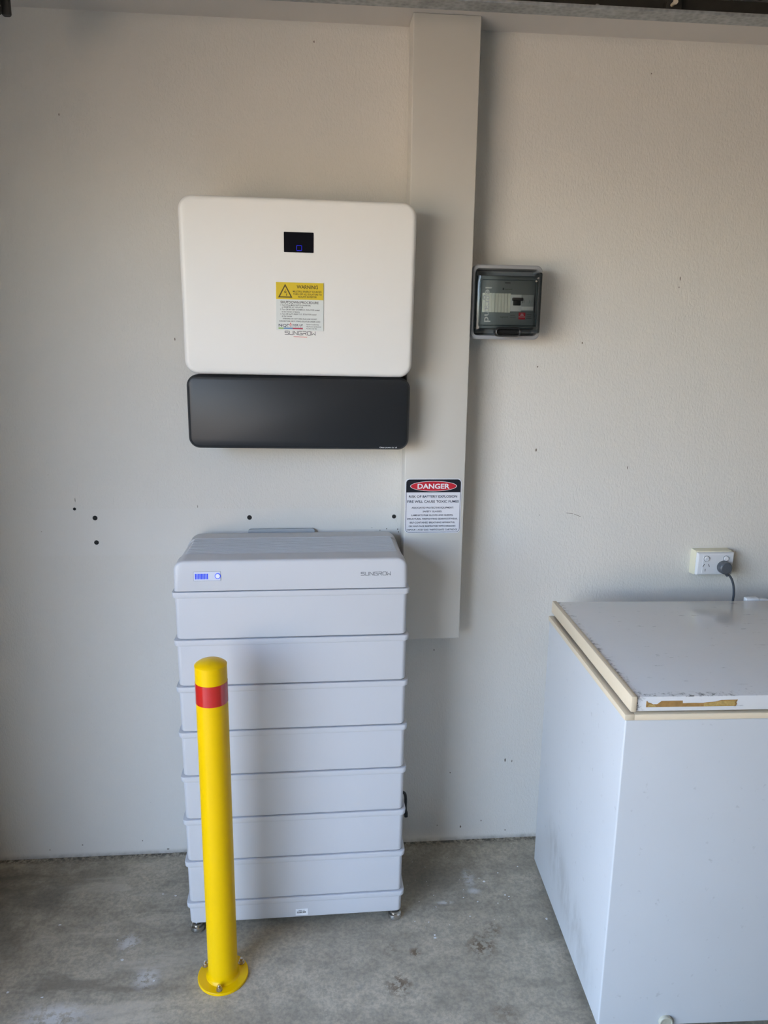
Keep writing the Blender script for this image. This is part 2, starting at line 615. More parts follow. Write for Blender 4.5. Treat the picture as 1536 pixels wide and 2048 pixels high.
M_LEDBAR = mat('led_bar_blue', (0.0, 0.02, 0.30), 0.4, emit=(0.0, 0.05, 1.0), estr=0.07)
M_LEDRING = mat('led_ring_blue', (0.05, 0.10, 0.60), 0.4, emit=(0.02, 0.08, 1.0), estr=0.06)
M_WINDOW = mat('status_window_frost', (0.66, 0.68, 0.76), 0.3)
M_YEL = mat('label_yellow', (0.72, 0.52, 0.02), 0.45)
M_LABW = mat('label_white', (0.72, 0.75, 0.73), 0.45)
M_INK = mat('ink_black', (0.02, 0.02, 0.022), 0.5)
M_INKG = mat('ink_grey', (0.10, 0.10, 0.105), 0.5)
M_INKM = mat('ink_mid_grey', (0.16, 0.17, 0.18), 0.5)
M_INKB = mat('ink_brown', (0.085, 0.06, 0.01), 0.5)
M_INKBLUE = mat('ink_navy', (0.02, 0.03, 0.06), 0.5)
M_WHITEP = mat('print_white', (0.85, 0.86, 0.88), 0.5)
M_RED = mat('print_red', (0.55, 0.018, 0.035), 0.45)
M_REDDOT = mat('logo_red', (0.65, 0.05, 0.05), 0.5)
M_GREEN = mat('logo_green', (0.25, 0.45, 0.12), 0.5)
M_LBLUE = mat('logo_blue', (0.10, 0.25, 0.50), 0.5)
M_LRED = mat('logo_crimson', (0.45, 0.03, 0.08), 0.5)
M_SIGN = mat('sign_white', (0.76, 0.77, 0.82), 0.4)
M_SIGNK = mat('sign_black', (0.012, 0.014, 0.022), 0.35)
M_BAT = mat('battery_white', (0.580, 0.583, 0.600), 0.40, spec=0.4, bump=0.02, bscale=500, bdist=0.0003)
M_BATTOP = mat('battery_top_grey', (0.50, 0.515, 0.54), 0.45, spec=0.4)
M_BRKT = mat('bracket_grey', (0.40, 0.43, 0.46), 0.5)
M_CHROME = mat('foot_steel', (0.62, 0.61, 0.59), 0.2, metal=1.0)
M_RUBBER = mat('black_rubber', (0.012, 0.013, 0.015), 0.6)
M_BYEL = mat('bollard_yellow', (0.86, 0.525, 0.0), 0.33, spec=0.25, coat=0.0, var=0.02, vscale=5)
M_BRED = mat('reflective_red', (0.56, 0.018, 0.012), 0.22, spec=0.6, coat=0.5)
M_BOLT = mat('zinc_bolt', (0.60, 0.52, 0.43), 0.3, metal=1.0, var=0.1, vscale=60)
M_BOX = mat('enclosure_grey', (0.37, 0.38, 0.40), 0.42)
M_BOXIN = mat('enclosure_inner_grey', (0.20, 0.225, 0.225), 0.5)
M_SMOKE = smoked_plastic('smoked_clear_plastic', (0.95, 0.98, 0.98), 0.02)
M_SMOKEDARK = smoked_plastic('smoked_clear_rim', (0.74, 0.80, 0.82), 0.08, 0.10)
M_BLANK = mat('blanking_cream', (0.86, 0.87, 0.76), 0.5)
M_BRKW = mat('breaker_white', (0.88, 0.90, 0.88), 0.45)
M_BRKG = mat('breaker_grey', (0.46, 0.50, 0.50), 0.45)
M_TOG = mat('toggle_black', (0.012, 0.012, 0.012), 0.35)
M_LEGR = mat('frosted_letter', (0.34, 0.37, 0.36), 0.5)
M_OUTW = mat('outlet_white', (0.74, 0.76, 0.79), 0.35)
M_OUTY = mat('outlet_yellowed', (0.74, 0.71, 0.55), 0.45, var=0.05, vscale=30)
M_PLUG = mat('plug_grey', (0.095, 0.105, 0.12), 0.45)
M_CREAM = mat('freezer_trim_cream', (0.70, 0.59, 0.43), 0.42, var=0.03, vscale=6)
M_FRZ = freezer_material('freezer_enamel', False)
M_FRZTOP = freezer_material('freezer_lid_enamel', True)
M_GASKET = mat('gasket_black', (0.012, 0.012, 0.014), 0.7)
M_TORN = mat('torn_label_brown', (0.36, 0.20, 0.06), 0.8, var=0.45, vscale=90)
M_TORNL = mat('torn_paper_ochre', (0.46, 0.31, 0.10), 0.8, var=0.55, vscale=160)
M_DRAIN = mat('drain_plug_beige', (0.48, 0.46, 0.36), 0.4, var=0.2, vscale=120)
M_GALV = galvanised()
M_TRACKIN = mat('track_inside_shade', (0.045, 0.043, 0.038), 0.7, metal=0.3, var=0.3, vscale=30)  # shade of the track recess put into the colour, roller wheel included
M_DKMETAL = mat('bracket_dark_steel', (0.035, 0.032, 0.028), 0.55, metal=0.3)
M_MIDMETAL = mat('bracket_worn_steel', (0.22, 0.22, 0.20), 0.45, metal=0.6)
M_NYLON = mat('roller_nylon', (0.55, 0.50, 0.40), 0.5)
M_HOLE = mat('hole_dark', (0.02, 0.019, 0.018), 0.9)
M_CHIP = mat('mark_brown_grey', (0.17, 0.14, 0.11), 0.9)
M_FLAKE = mat('paint_flake_white', (0.75, 0.75, 0.73), 0.7)

# ------------------------------------------------------------------ the setting
CEIL = 2.461
RX1, RY1 = 3.4, -6.0


def structure(name, boxes, mt, label=None):
    bm = bmesh.new()
    for b in boxes:
        bm_box(bm, *b)
    o = link(name, from_bm(bm, name, smooth=False), mt, kind='structure')
    if label:
        o['label'] = label
    return o


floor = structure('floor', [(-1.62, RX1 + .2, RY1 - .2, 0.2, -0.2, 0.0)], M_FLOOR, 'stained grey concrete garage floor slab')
ceiling = structure('ceiling', [(-1.62, RX1 + .2, RY1 - .2, 0.2, CEIL, CEIL + 0.3)], M_CEIL, 'smooth cream painted garage ceiling')
wall_back = structure('wall_back', [(-1.62, RX1 + .2, 0.0, 0.2, 0.0, CEIL)], M_WALL, 'cream painted rendered wall behind the equipment')
structure('wall_left', [(OPEN_X - .2, OPEN_X, OPEN_Y0, 0.0, 0.0, CEIL), (OPEN_X - .2, OPEN_X, OPEN_Y1, OPEN_Y0, OPEN_Z, CEIL), (OPEN_X - .2, OPEN_X, RY1, OPEN_Y1, 0.0, CEIL)], M_ROOMWALL)
structure('wall_right', [(RX1, RX1 + .2, RY1, 0.0, 0.0, CEIL)], M_ROOMWALL)
structure('wall_front', [(-1.62, RX1 + .2, RY1 - .2, RY1, 0.0, CEIL)], M_ROOMWALL)
structure('driveway', [(-40, OPEN_X - .2, -40, 40, -0.25, -0.03)], M_DRIVE)

# drill holes and chips in the wall
for hx, hz, hr in ((-0.7752, 1.1301, 0.0058), (-0.7761, 1.0557, 0.0056), (-0.327, 1.1284, 0.0058), (0.1072, 1.1284, 0.0052), (-0.8315, 1.1575, 0.0036)):
    lathe('drill_hole', [(hr * 1.25, 0.0005), (hr * 1.2, -0.0006), (hr, -0.0006), (hr * 0.6, -0.0003)], M_HOLE, wall_back, seg=14, axis='Y', loc=(hx, 0, hz))
marks = [(0.801, 2.376, .004, .004), (0.658, 1.65, .004, .006), (0.527, 1.58, .005, .005), (0.537, 1.332, .005, .009), (0.828, 1.278, .003, .009),
         (-0.125, 2.414, .004, .006), (-0.791, 2.214, .003, .006), (0.939, 1.838, .003, .012), (0.938, 1.813, .003, .005), (-0.521, 1.645, .004, .010),
         (-0.828, 1.184, .002, .012), (-0.478, 1.163, .002, .008), (0.242, 0.691, .004, .006), (0.308, 0.255, .004, .005), (0.492, 0.294, .005, .012),
         (0.515, 0.29, .003, .008), (0.505, 0.03, .006, .004), (-0.993, 0.031, .005, .003), (-0.89, 0.044, .006, .003), (0.065, 1.086, .004, .003),
         (0.085, 1.090, .004, .003), (0.119, 1.089, .005, .003), (0.122, 1.08, .003, .005), (-0.93, 1.09, .003, .002), (0.04, 1.094, .003, .002),
         (0.35, 0.05, .006, .009), (0.42, 0.07, .004, .007), (0.27, 0.06, .004, .004), (0.56, 1.13, .003, .003), (-0.70, 0.05, .004, .004), (-0.62, 0.015, .012, .004)]
polys = []
for cx, cz, w, h in marks:
    n = 7
    w, h = w * .5, h * .6
    polys.append([(cx + w * (0.6 + 0.5 * random.random()) * math.cos(2 * math.pi * k / n), cz + h * (0.6 + 0.5 * random.random()) * math.sin(2 * math.pi * k / n)) for k in range(n)])
# long hairline scratches
polys += stroke_polys([[(0.645, 1.136), (0.665, 1.133)], [(0.67, 1.132), (0.69, 1.124)]], 0.0012)
poly('paint_chips', polys, -0.0002, M_CHIP, wall_back, thick=0.0003, kind='stuff')

# ------------------------------------------------------------------ cable trunking
TX0, TX1, TD = 0.127, 0.303, 0.09
tr = thing('cable_trunking', 'tall cream cable trunking running down the wall from the ceiling', 'trunking', (0.215, 0, 0.766))
plate('trunking_cover', -0.088, 0.088, 0.0, CEIL - 0.766, 0.0012, [(-0.012, 0), (-(TD - .0035), 0), (-(TD - .001), .0010), (-TD, .0035)], M_TRUNK, tr, n=2)
box('trunking_base', -0.083, 0.083, -0.014, -0.0002, 0.001, CEIL - 0.767, M_TRUNK, tr)

# ------------------------------------------------------------------ danger sign
sg = thing('danger_sign', 'black, red and white DANGER sign stuck on the cream trunking', 'sign', (0.2118, -TD, 1.0985))
SW, SH = 0.0825, 0.1625
plate('sign_plate', -SW, SW, 0, SH, 0.012, [(0, 0), (-0.0011, 0), (-0.0014, .0003)], M_SIGN, sg)


def bordered(x0, x1, z0, z1, r, w):
    a = rr_ring(x0, x1, z0, z1, r)
    b = rr_ring(x0 + w, x1 - w, z0 + w, z1 - w, r - w)
    n = len(a)
    return [[a[i], a[(i + 1) % n], b[(i + 1) % n], b[i]] for i in range(n)]


poly('sign_border', bordered(-SW + .0025, SW - .0025, .0025, SH - .0025, .0105, .0013), -0.0014, M_INKBLUE, sg, thick=.0002)
top = rr_ring(-SW + .0028, SW - .0028, .004, SH - .0028, .0105)
zh = SH - 0.0405
hdr = [(px, pz) for px, pz in top if pz > zh]
poly('sign_header', [[(SW - .0028, zh)] + hdr + [(-SW + .0028, zh)]], -0.0014, M_SIGNK, sg, thick=.0002)
ell = lambda a, b, cz: [(a * math.cos(2 * math.pi * k / 48), cz + b * math.sin(2 * math.pi * k / 48)) for k in range(48)]
ov = poly('oval_rim', [ell(.0685, .0150, SH - .0222)], -0.0016, M_WHITEP, sg, thick=.0002)
poly('oval', [ell(.0668, .0138, SH - .0222)], -0.0018, M_RED, ov, thick=.0002)
lettering('oval_lettering', [('DANGER', -.0470, .0470, SH - .0292, .0140)], -0.00215, M_WHITEP, ov, bold=0.025)
zz = lambda py: SH - (py - 957.0) / 109.0 * SH
L = [('RISK OF BATTERY EXPLOSION', -.0715, .0700, zz(994.6), .0068), ('FIRE WILL CAUSE TOXIC FUMES', -.0760, .0755, zz(1004.6), .0068)]
S_ = [('ASSOCIATED PROTECTIVE EQUIPMENT:', -.0630, .0610, 1016.3), ('SAFETY GLASSES.', -.0300, .0270, 1023.7), ('LAMINATE FILM GLOVES AND SLEEVES.', -.0630, .0600, 1031.2),
      ('STRUCTURAL FIREFIGHTING GEAR/FOOTWEAR.', -.0760, .0735, 1038.6), ('SELF-CONTAINED BREATHING APPARATUS,', -.0680, .0660, 1046.0),
      ('OR HALF-FACE RESPIRATOR WITH ORGANIC', -.0705, .0685, 1053.3), ('VAPOUR / ACID GAS / PARTICULATE CARTRIDGE', -.0765, .0735, 1060.6)]
lettering('sign_lettering', L + [(t, a, b, zz(p), .0048) for t, a, b, p in S_], -0.00165, M_INKBLUE, sg, bold=0.020)

# ------------------------------------------------------------------ inverter
IXC, IZ0 = -0.1695, 1.350
iv = thing('hybrid_inverter', 'white wall-mounted solar inverter with black lower cover and small dark display', 'inverter', (IXC, 0, IZ0), (0, math.radians(0.45), 0))
zb, zt = 1.5535 - IZ0, 1.9890 - IZ0
zmid = (zb + zt) / 2


def shear_inv(v):
    v.co.y *= (0.200 + 0.030 * (v.co.z - zmid) / (zt - zb)) / 0.200


def ifront(z):
    return -(0.200 + 0.030 * (z - zmid) / (zt - zb))


W2 = 0.2980
body = plate('front_cover', -W2, W2, zb, zt, 0.036,
             [(-0.085, .012), (-0.10, .004), (-0.115, .0005), (-0.150, 0), (-0.187, .0004), (-0.1935, .0022), (-0.1975, .0052), (-0.1993, .0090), (-0.200, .0145)], M_INV, iv, n=10, shear=shear_inv)
bm = bmesh.new()
bm_box(bm, -0.265, 0.265, -0.09, -0.028, 0.02, zt - 0.045, 0.004)
for k in range(17):
    fx = -0.255 + 0.51 * k / 16
    bm_box(bm, fx - .0015, fx + .0015, -0.028, -0.008, 0.06, zt - 0.06)
link('heatsink', from_bm(bm, 'heatsink'), M_SINK, iv)
box('wall_bracket', -0.20, 0.20, -0.03, 0.0, zt - 0.16, zt - 0.09, M_SINK, iv, bev=.002)
# lower black cover
kb, kt = 1.3555 - IZ0, 1.5520 - IZ0
plate('wiring_cover', -0.2985, 0.2975, kb, kt, 0.030,
      [(-0.070, .010), (-0.085, .002), (-0.095, 0), (-0.150, 0), (-0.158, .0012), (-0.161, .0040), (-0.1625, .0045), (-0.1650, .0060), (-0.1668, .010)], M_BLACK, iv, n=10,
      shear=lambda v: setattr(v.co, 'y', v.co.y * (1.0 + 0.06 * (v.co.z - kb) / (kt - kb))), label='glossy black lower wiring cover')
yk = -0.1674
lettering('slogan_lettering', [('Clean power for all', 0.2165, 0.2640, kb + .0062, .0036)], yk - .0012, M_WHITEP, iv, bold=0.0)
# display
sx0, sx1, sz0, sz1 = -0.2075 - IXC, -0.1332 - IXC, 1.8605 - IZ0, 1.9085 - IZ0
bm = bmesh.new()
plate_bm(bm, sx0, sx1, sz0, sz1, .0015, [(0.004, 0), (-0.0010, 0), (-0.0014, .0004)], 3)
for v in bm.verts:
    v.co.y += ifront(v.co.z)
disp = link('display', from_bm(bm, 'display'), M_SCREEN, iv)
cx, cz = (sx0 + sx1) / 2 + 0.001, sz0 + 0.0105
ring = bordered(cx - .0068, cx + .0068, cz - .0065, cz + .0068, .0022, .0011)
icon = poly('display_icon', ring, -.0015, M_LEDBLUE, disp, thick=.0003)
for v in icon.data.vertices:
    v.co.y += ifront(v.co.z)
# warning label
lx0, lx1, lz0, lz1 = -0.2290 - IXC, -0.1075 - IXC, 1.6695 - IZ0, 1.7885 - IZ0
# the label lies on the slightly tilted cover: build flat at y=0 and slope it
slope = math.atan2(ifront(lz1) - ifront(lz0), lz1 - lz0)


def on_label(o):
    me = o.data
    for v in me.vertices:
        v.co.y += ifront(v.co.z)
    return o


lw, lh = lx1 - lx0, lz1 - lz0
lab = on_label(plate('warning_label', lx0, lx1, lz0, lz1, .0006, [(0.0004, 0), (-0.0016, 0), (-0.0018, .0002)], M_LABW, iv, n=2, label='yellow and white shutdown warning label'))
U = lambda u: lx0 + lw * u
V = lambda v: lz1 - lh * v
on_label(poly('label_header', [[(U(.003), V(.353)), (U(.997), V(.353)), (U(.997), V(.004)), (U(.003), V(.004))]], -.0018, M_YEL, lab, thick=.0002))
tri = [(U(.045), V(.318)), (U(.345), V(.318)), (U(.195), V(.035))]
tri_in = [(U(.085), V(.295)), (U(.305), V(.295)), (U(.195), V(.085))]
on_label(poly('hazard_triangle', [[tri[i], tri[(i + 1) % 3], tri_in[(i + 1) % 3], tri_in[i]] for i in range(3)], -.0020, M_INKB, lab, thick=.0002))
bolt_p = [[(U(.215), V(.135)), (U(.165), V(.215)), (U(.200), V(.210)), (U(.180), V(.245)), (U(.235), V(.195)), (U(.195), V(.198))],
          [(U(.222), V(.215)), (U(.215), V(.262)), (U(.200), V(.262)), (U(.228), V(.282)), (U(.236), V(.250)), (U(.226), V(.255)), (U(.232), V(.215))]]
on_label(poly('hazard_bolt', bolt_p, -.0020, M_INKB, lab, thick=.0002))
on_label(lettering('header_lettering', [('WARNING', U(.435), U(.880), V(.128), .0085), ('MULTIPLE ENERGY SOURCES', U(.355), U(.955), V(.205), .0043), ('TURN OFF ALL ISOLATORS TO', U(.360), U(.960), V(.260), .0043), ('ISOLATE INVERTER', U(.465), U(.855), V(.312), .0043)], -.00205, M_INKB, lab, bold=0.022))
tl = [('SHUTDOWN PROCEDURE', .095, .895, .437, .0060), ('1. Turn Off the MAIN SWITCH (INVERTER)', .090, .725, .486, .0034), ('or INVERTER A.C. ISOLATOR', .120, .570, .530, .0034), ('2. Turn Off BATTERY SYSTEM D.C. ISOLATOR located', .085, .915, .578, .0034),
      ('at the Inverter or Battery', .120, .495, .624, .0034), ('3. Turn Off the PV ARRAY D.C. ISOLATOR located', .090, .845, .672, .0034), ('at the Inverter', .120, .335, .716, .0034), ('WARNING: DO NOT OPEN PLUG AND SOCKET', .135, .860, .770, .0034), ('CONNECTORS OR PV STRING ISOLATOR UNDER LOAD', .060, .930, .822, .0034),
      ('System Installed by:', .635, .900, .880, .0028), ('NQ Power Up Electrical', .635, .945, .925, .0028), ('Ph: 0473 165 456', .635, .855, .968, .0028)]
on_label(lettering('label_lettering', [(t, U(a), U(b), V(c), h) for t, a, b, c, h in tl], -.00185, M_INK, lab, bold=0.012))
on_label(lettering('installer_lettering', [('NQ', U(.050), U(.215), V(.925), .0068), ('P', U(.225), U(.265), V(.905), .0048), ('WER UP', U(.335), U(.560), V(.905), .0048), ('E L E C T R I C A L', U(.225), U(.555), V(.934), .0022)], -.00185, M_INKBLUE, lab, bold=0.012))
on_label(poly('power_mark', bordered(U(.275), U(.325), V(.905), V(.860), .0028, .0010) + [[(U(.293), V(.875)), (U(.307), V(.875)), (U(.307), V(.838)), (U(.293), V(.838))]], -.0018, M_REDDOT, lab, thick=.0002))
for a, b, mm in ((.045, .155, M_GREEN), (.155, .345, M_LBLUE), (.345, .560, M_LRED)):
    on_label(poly('colour_bar', [[(U(a), V(.972)), (U(b), V(.972)), (U(b), V(.944)), (U(a), V(.944))]], -.0018, mm, lab, thick=.0002))
wz0, wz1 = 1.6585 - IZ0, 1.6675 - IZ0
on_label(wordmark('wordmark', -0.2070 - IXC, -0.1290 - IXC, wz0, wz1, 0.0, M_INKG, iv, .0013))
on_label(poly('wordmark_underline', [[(-0.185 - IXC, wz0 - .0056), (-0.150 - IXC, wz0 - .0056), (-0.150 - IXC, wz0 - .0046), (-0.185 - IXC, wz0 - .0046)]], 0.0, M_REDDOT, iv, thick=.0003))

# ------------------------------------------------------------------ isolator enclosure
ex0, ex1, ez0, ez1 = 0.3055, 0.5055, 1.6560, 1.8570
EXC = (ex0 + ex1) / 2
en = thing('breaker_enclosure', 'small grey breaker enclosure with smoked clear door beside the trunking', 'enclosure', (EXC, 0, ez0))
EW, EH = (ex1 - ex0) / 2, ez1 - ez0
# base tub (ring so the inside stays open)
bm = bmesh.new()
rings = []
for y, ins, r in ((0, .006, .014), (-.045, .003, .016), (-.060, .0, .018), (-.070, .0, .018), (-.074, .003, .016), (-.075, .010, .010), (-.070, .0125, .008), (-.030, .0140, .007)):
    rings.append([(px, y, pz) for px, pz in rr_ring(-EW + ins, EW - ins, ins, EH - ins, r)])
bm_loft(bm, rings, True, True)
link('housing', from_bm(bm, 'housing'), M_BOX, en)
# inner fascia with window opening
ix0, ix1, iz0, iz1 = -EW + .0180, EW - .0150, .030, EH - .028
box('fascia', ix0, ix1, -.062, -.030, iz0, iz1, M_BOXIN, en, bev=.002)
fy = -.062


def q(px, py, y=fy):
    p = at(px, py, y)
    return p.x - EXC, p.z - ez0


# blanking slats
x_a, z_a = q(965, 586)
x_b, z_b = q(1019.5, 625.5)
nsl = 9
for k in range(nsl):
    a = x_a + (x_b - x_a) * k / nsl
    b = x_a + (x_b - x_a) * (k + 1) / nsl
    box('blanking_slat', a + .0002, b - .0004, fy - .0055, fy + .001, z_b, z_a, M_BLANK, en, bev=.0007, seg=1)
# main breaker
x_a, z_a = q(1020.5, 589.5)
x_b, z_b = q(1040.5, 623.5)
br = box('circuit_breaker', x_a, x_b, fy - .010, fy + .001, z_b, z_a, M_BRKW, en, bev=.001)
tx0, tz0 = q(1022, 596)
tx1, tz1 = q(1043, 602.5)
box('toggle', tx0, tx1, fy - .020, fy - .010, tz1, tz0, M_TOG, br, bev=.002)
tx0, tz0 = q(1024.5, 602)
tx1, tz1 = q(1038.5, 611.5)
box('toggle_stem', tx0, tx1, fy - .015, fy - .010, tz1, tz0, M_TOG, br, bev=.001)
x_a, z_a = q(1040.8, 590)
x_b, z_b = q(1065, 623)
b2 = box('circuit_breaker', x_a, x_b, fy - .009, fy + .001, z_b, z_a, M_BRKG, en, bev=.001)
xm = (x_a + x_b) / 2
for cxx in (x_a + .006, xm + .0085):
    box('toggle', cxx - .003, cxx + .003, fy - .014, fy - .009, z_b + .022, z_b + .031, M_BRKG, b2, bev=.001)
box('rating_plate', x_a + .001, x_b - .001, fy - .0096, fy - .0088, z_b + .003, z_b + .0125, M_BRKW, b2, bev=.0003)
box('trip_button', xm - .0008, xm + .0008, fy - .0105, fy - .0094, z_b + .004, z_b + .0095, M_WHITEP, b2)
# red label and small print
x_a, z_a = q(1037.5, 625)
x_b, z_b = q(1050.0, 639)
rl = box('red_label', x_a, x_b, fy - .0006, fy + .001, z_b, z_a, M_RED, en)
xm = (x_a + x_b) / 2
poly('label_bars', [[(xm - .004, z_a - .0050), (xm + .004, z_a - .0050), (xm + .003, z_a - .0036), (xm - .003, z_a - .0036)], [(xm - .0048, z_a - .0085), (xm + .0048, z_a - .0085), (xm + .0048, z_a - .0070), (xm - .0048, z_a - .0070)], [(x_a, z_b + .0060), (x_b, z_b + .0060), (x_b, z_b + .0075), (x_a, z_b + .0075)]], fy - .0006, M_WHITEP, rl, thick=.0002)
pp = []
x_a, z_a = q(1005.5, 575.5)
x_b, z_b = q(1008, 580)
pp.append([(x_a, z_b), (x_b, z_b), (x_b, z_a), (x_a, z_a)])
x_a, z_a = q(1010, 564.8)
x_b, z_b = q(1021, 566.8)
pp.append([(x_a, z_b), (x_b, z_b), (x_b, z_a), (x_a, z_a)])
for (a, b, c) in ((1020, 1030, 630), (1020, 1031, 634), (1053, 1063, 629), (1053, 1062, 633), (1052, 1063, 636)):
    x_a, z_a = q(a, c)
    x_b, z_b = q(b, c + 1.0)
    pp.append([(x_a, z_b), (x_b, z_b), (x_b, z_a), (x_a, z_a)])
poly('fascia_print', pp, fy, M_INK, en, thick=.0002, kind='stuff')
xa, za = q(1009.5, 579.5)
xb, _ = q(1024, 579)
xc, zc = q(1000, 635)
xd, _ = q(1015.5, 635)
lettering('fascia_lettering', [('legrand', xa, xb, za, .0036), ('legrand', xc, xd, zc, .0040)], fy - .0003, M_INK, en, kind='stuff')
# hinged smoked door
DY = -.095
dx0, dz1 = q(953.0, 541, DY)
dx1, dz0 = q(1079.0, 668, DY)
bm = bmesh.new()
outer = [(-.066, 0, .004), (-.098, .0015, .005), (-.104, .004, .006), (-.1075, .010, .006)]
rings = [[(px, y, pz) for px, pz in rr_ring(dx0 + i, dx1 - i, dz0 + i, dz1 - i, r, 5)] for y, i, r in outer]
bm_loft(bm, rings, False, False)
door = link('door_rim', from_bm(bm, 'door_rim'), M_SMOKEDARK, en, label='smoked clear plastic door')
bm = bmesh.new()
bm_loft(bm, [[(px, y, pz) for px, pz in rr_ring(dx0 + i, dx1 - i, dz0 + i, dz1 - i, r, 5)] for y, i, r in ((-.1075, .010, .006), (-.1085, .014, .005))], False, True)
link('door_pane', from_bm(bm, 'door_pane'), M_SMOKE, door)
# raised inner window ridge
rx0, rz1 = q(962, 560, -.105)
rx1, rz0 = q(1069, 651, -.105)
bm = bmesh.new()
for a, b, c, d in ((rx0 - .003, rx1 + .003, rz1, rz1 + .0025), (rx0 - .003, rx1 + .003, rz0 - .0035, rz0), (rx0 - .0035, rx0, rz0, rz1), (rx1, rx1 + .0035, rz0, rz1)):
    bm_box(bm, a, b, -.1090, -.1020, c, d, .0008, 1)
link('door_ridge', from_bm(bm, 'door_ridge'), M_SMOKEDARK, door)
# handle
hx0, hz1 = q(990, 654, -.115)
hx1, hz0 = q(1041, 674, -.115)
bm = bmesh.new()
hr = (hz1 - hz0) / 2
a_ = [[(px, y, pz) for px, pz in rr_ring(hx0 + i, hx1 - i, hz0 + i, hz1 - i, hr - i, 8)] for y, i in ((-.100, 0), (-.118, 0), (-.122, .0012), (-.1235, .0035))]
b_ = [[(px, y, pz) for px, pz in rr_ring(hx0 + i, hx1 - i, hz0 + i, hz1 - i, hr - i, 8)] for y, i in ((-.1225, .0050), (-.117, .0070), (-.112, .0080))]
bm_loft(bm, a_ + b_, True, True)
link('handle', from_bm(bm, 'handle'), M_TOG, door, label='black oval door latch')
sx, sz = q(1077, 557, -.108)
lathe('cover_screw', [(.0012, -.1095), (.0030, -.1090), (.0036, -.1075), (.0036, -.100)], M_CHROME, en, seg=14, axis='Y', loc=(sx, 0, sz))
sx, sz = q(1073.5, 562.5, -.108)
lathe('cover_screw', [(.0010, -.1095), (.0022, -.1088), (.0024, -.100)], M_BOLT, en, seg=12, axis='Y', loc=(sx, 0, sz))
xa, za = q(970.5, 574, -.1095)
xb, zb_ = q(982, 644, -.1095)
lettering('door_lettering', [('legrand', xa + .001, xb - .0015, za, za - zb_)], -.1089, M_LEGR, door, bold=0.01, rot=1)

# ------------------------------------------------------------------ battery tower
bt = thing('battery_tower', 'tall white stacked battery cabinet standing against the wall on steel feet', 'battery', (-0.1893, -0.3554, 0.0), (-0.0129, 0, 0.0119))
BW = 0.3077           # half width over the lips
ZT = 1.0118
BD = 0.322


def module_mesh(h, name):
    bm = bmesh.new()
    rings = []
    # body rounded in plan, slight draft, lip is a separate part
    for z, i, r in ((0, .0125, .012), (.0015, .0095, .012), (.004, .0082, .012), (h, .0070, .012)):
        rings.append([(px, py, z) for px, py in rr_ring(-BW + i, BW - i, i * .28, BD - i, r, 5)])
    bm_loft(bm, rings)
    return from_bm(bm, name)


def lip_mesh(h, name):
    bm = bmesh.new()
    rings = []
    for z, i, r in ((0, .0030, .013), (.0006, .0016, .013), (.0018, .0008, .013), (h - .0022, 0, .013), (h - .0006, .0007, .013), (h, .0024, .013)):
        rings.append([(px, py, z) for px, py in rr_ring(-BW + i, BW - i, i * .4 - .0008, BD - i, r, 5)])
    bm_loft(bm, rings)
    return from_bm(bm, name)


LIPH = 0.0155
me_body = module_mesh(0.130 - LIPH - .0030, 'module_body')
me_lip = lip_mesh(LIPH, 'module_lip')
for k in range(7):
    z0 = ZT - 0.13 * (k + 1) + .0030
    b = link('battery_module', me_body, M_BAT if k == 0 else None, bt)
    b.location = (0, 0, z0)
    l = link('module_lip', me_lip, M_BAT if k == 0 else None, b)
    l.location = (0, 0, 0.130 - LIPH - .0030)
# base
ZB = ZT - 0.13 * 7
base = link('base_unit', module_mesh(ZB - LIPH - .036, 'base_body'), M_BAT, bt)
base.location = (0, 0, 0.036)
l = link('base_lip', me_lip, None, base)
l.location = (0, 0, ZB - LIPH - .036)
# barcode sticker on the base
st = poly('serial_sticker', [[(-0.0040, .0060), (0.0310, .0060), (0.0310, .0265), (-0.0040, .0265)]], .0016, M_WHITEP, base, thick=.0004)
bars = []
xx = -.0005
random.seed(3)
while xx < .024:
    w = random.choice((.0005, .0008, .0013))
    bars.append([(xx, .0125), (xx + w, .0125), (xx + w, .0185), (xx, .0185)])
    xx += w + random.choice((.0005, .0007, .0010))
bars += [[(.004, .0200), (.014, .0200), (.014, .0212), (.004, .0212)], [(.016, .0203), (.022, .0203), (.022, .0212), (.016, .0212)]]
poly('barcode', bars, .0012, M_INK, base, thick=.0002)
# feet
for fx in (-0.2830, 0.2830):
    for fy_, dz in ((.022, 0.0003), (BD - .022, 0.0042)):
        lathe('foot', [(.0165, dz), (.0190, .003), (.0195, .010), (.0180, .0150), (.0130, .0180), (.0120, .0205), (.0150, .0210), (.0150, .026), (.0085, .0265), (.0085, .038)], M_CHROME, bt, seg=24, loc=(fx, fy_, 0), label='polished steel levelling foot')
# header
HP = [(0.0008, 0.0), (0.0, .004), (0.0, .0725), (.0010, .0762), (.0032, .0788), (.0070, .0800), (.0120, .0803), (.0640, .0815), (.0665, .0790)]
HP += [(.0680, .0765), (.2330, .0765), (.2345, .0790)]
HP += [(.2370, .0815), (.2900, .0810), (.3080, .0785), (.3165, .0700), (.3200, .050), (.3200, .0)]
HW = BW - .0075
HR = .028
bm = bmesh.new()
xs = [-HW] + [-HW + HR * (1 - math.cos(math.radians(a))) for a in (8, 18, 30, 42, 54, 66, 78, 90)]
xs = xs + [-v for v in reversed(xs)]
rings = []
for x in xs:
    t = max(0.0, abs(x) - (HW - HR))
    drop = HR - math.sqrt(max(HR * HR - t * t, 0))
    edge = max(0.0, abs(x) - (HW - .010))
    back = .010 - math.sqrt(max(.010 ** 2 - edge ** 2, 0))
    ring = []
    for y, z in HP:
        zz_ = z * (0.0815 - drop) / 0.0815
        yy = y + (back if y < .16 else -back)
        ring.append((x, yy, zz_))
    rings.append(ring)
bm_loft(bm, rings)
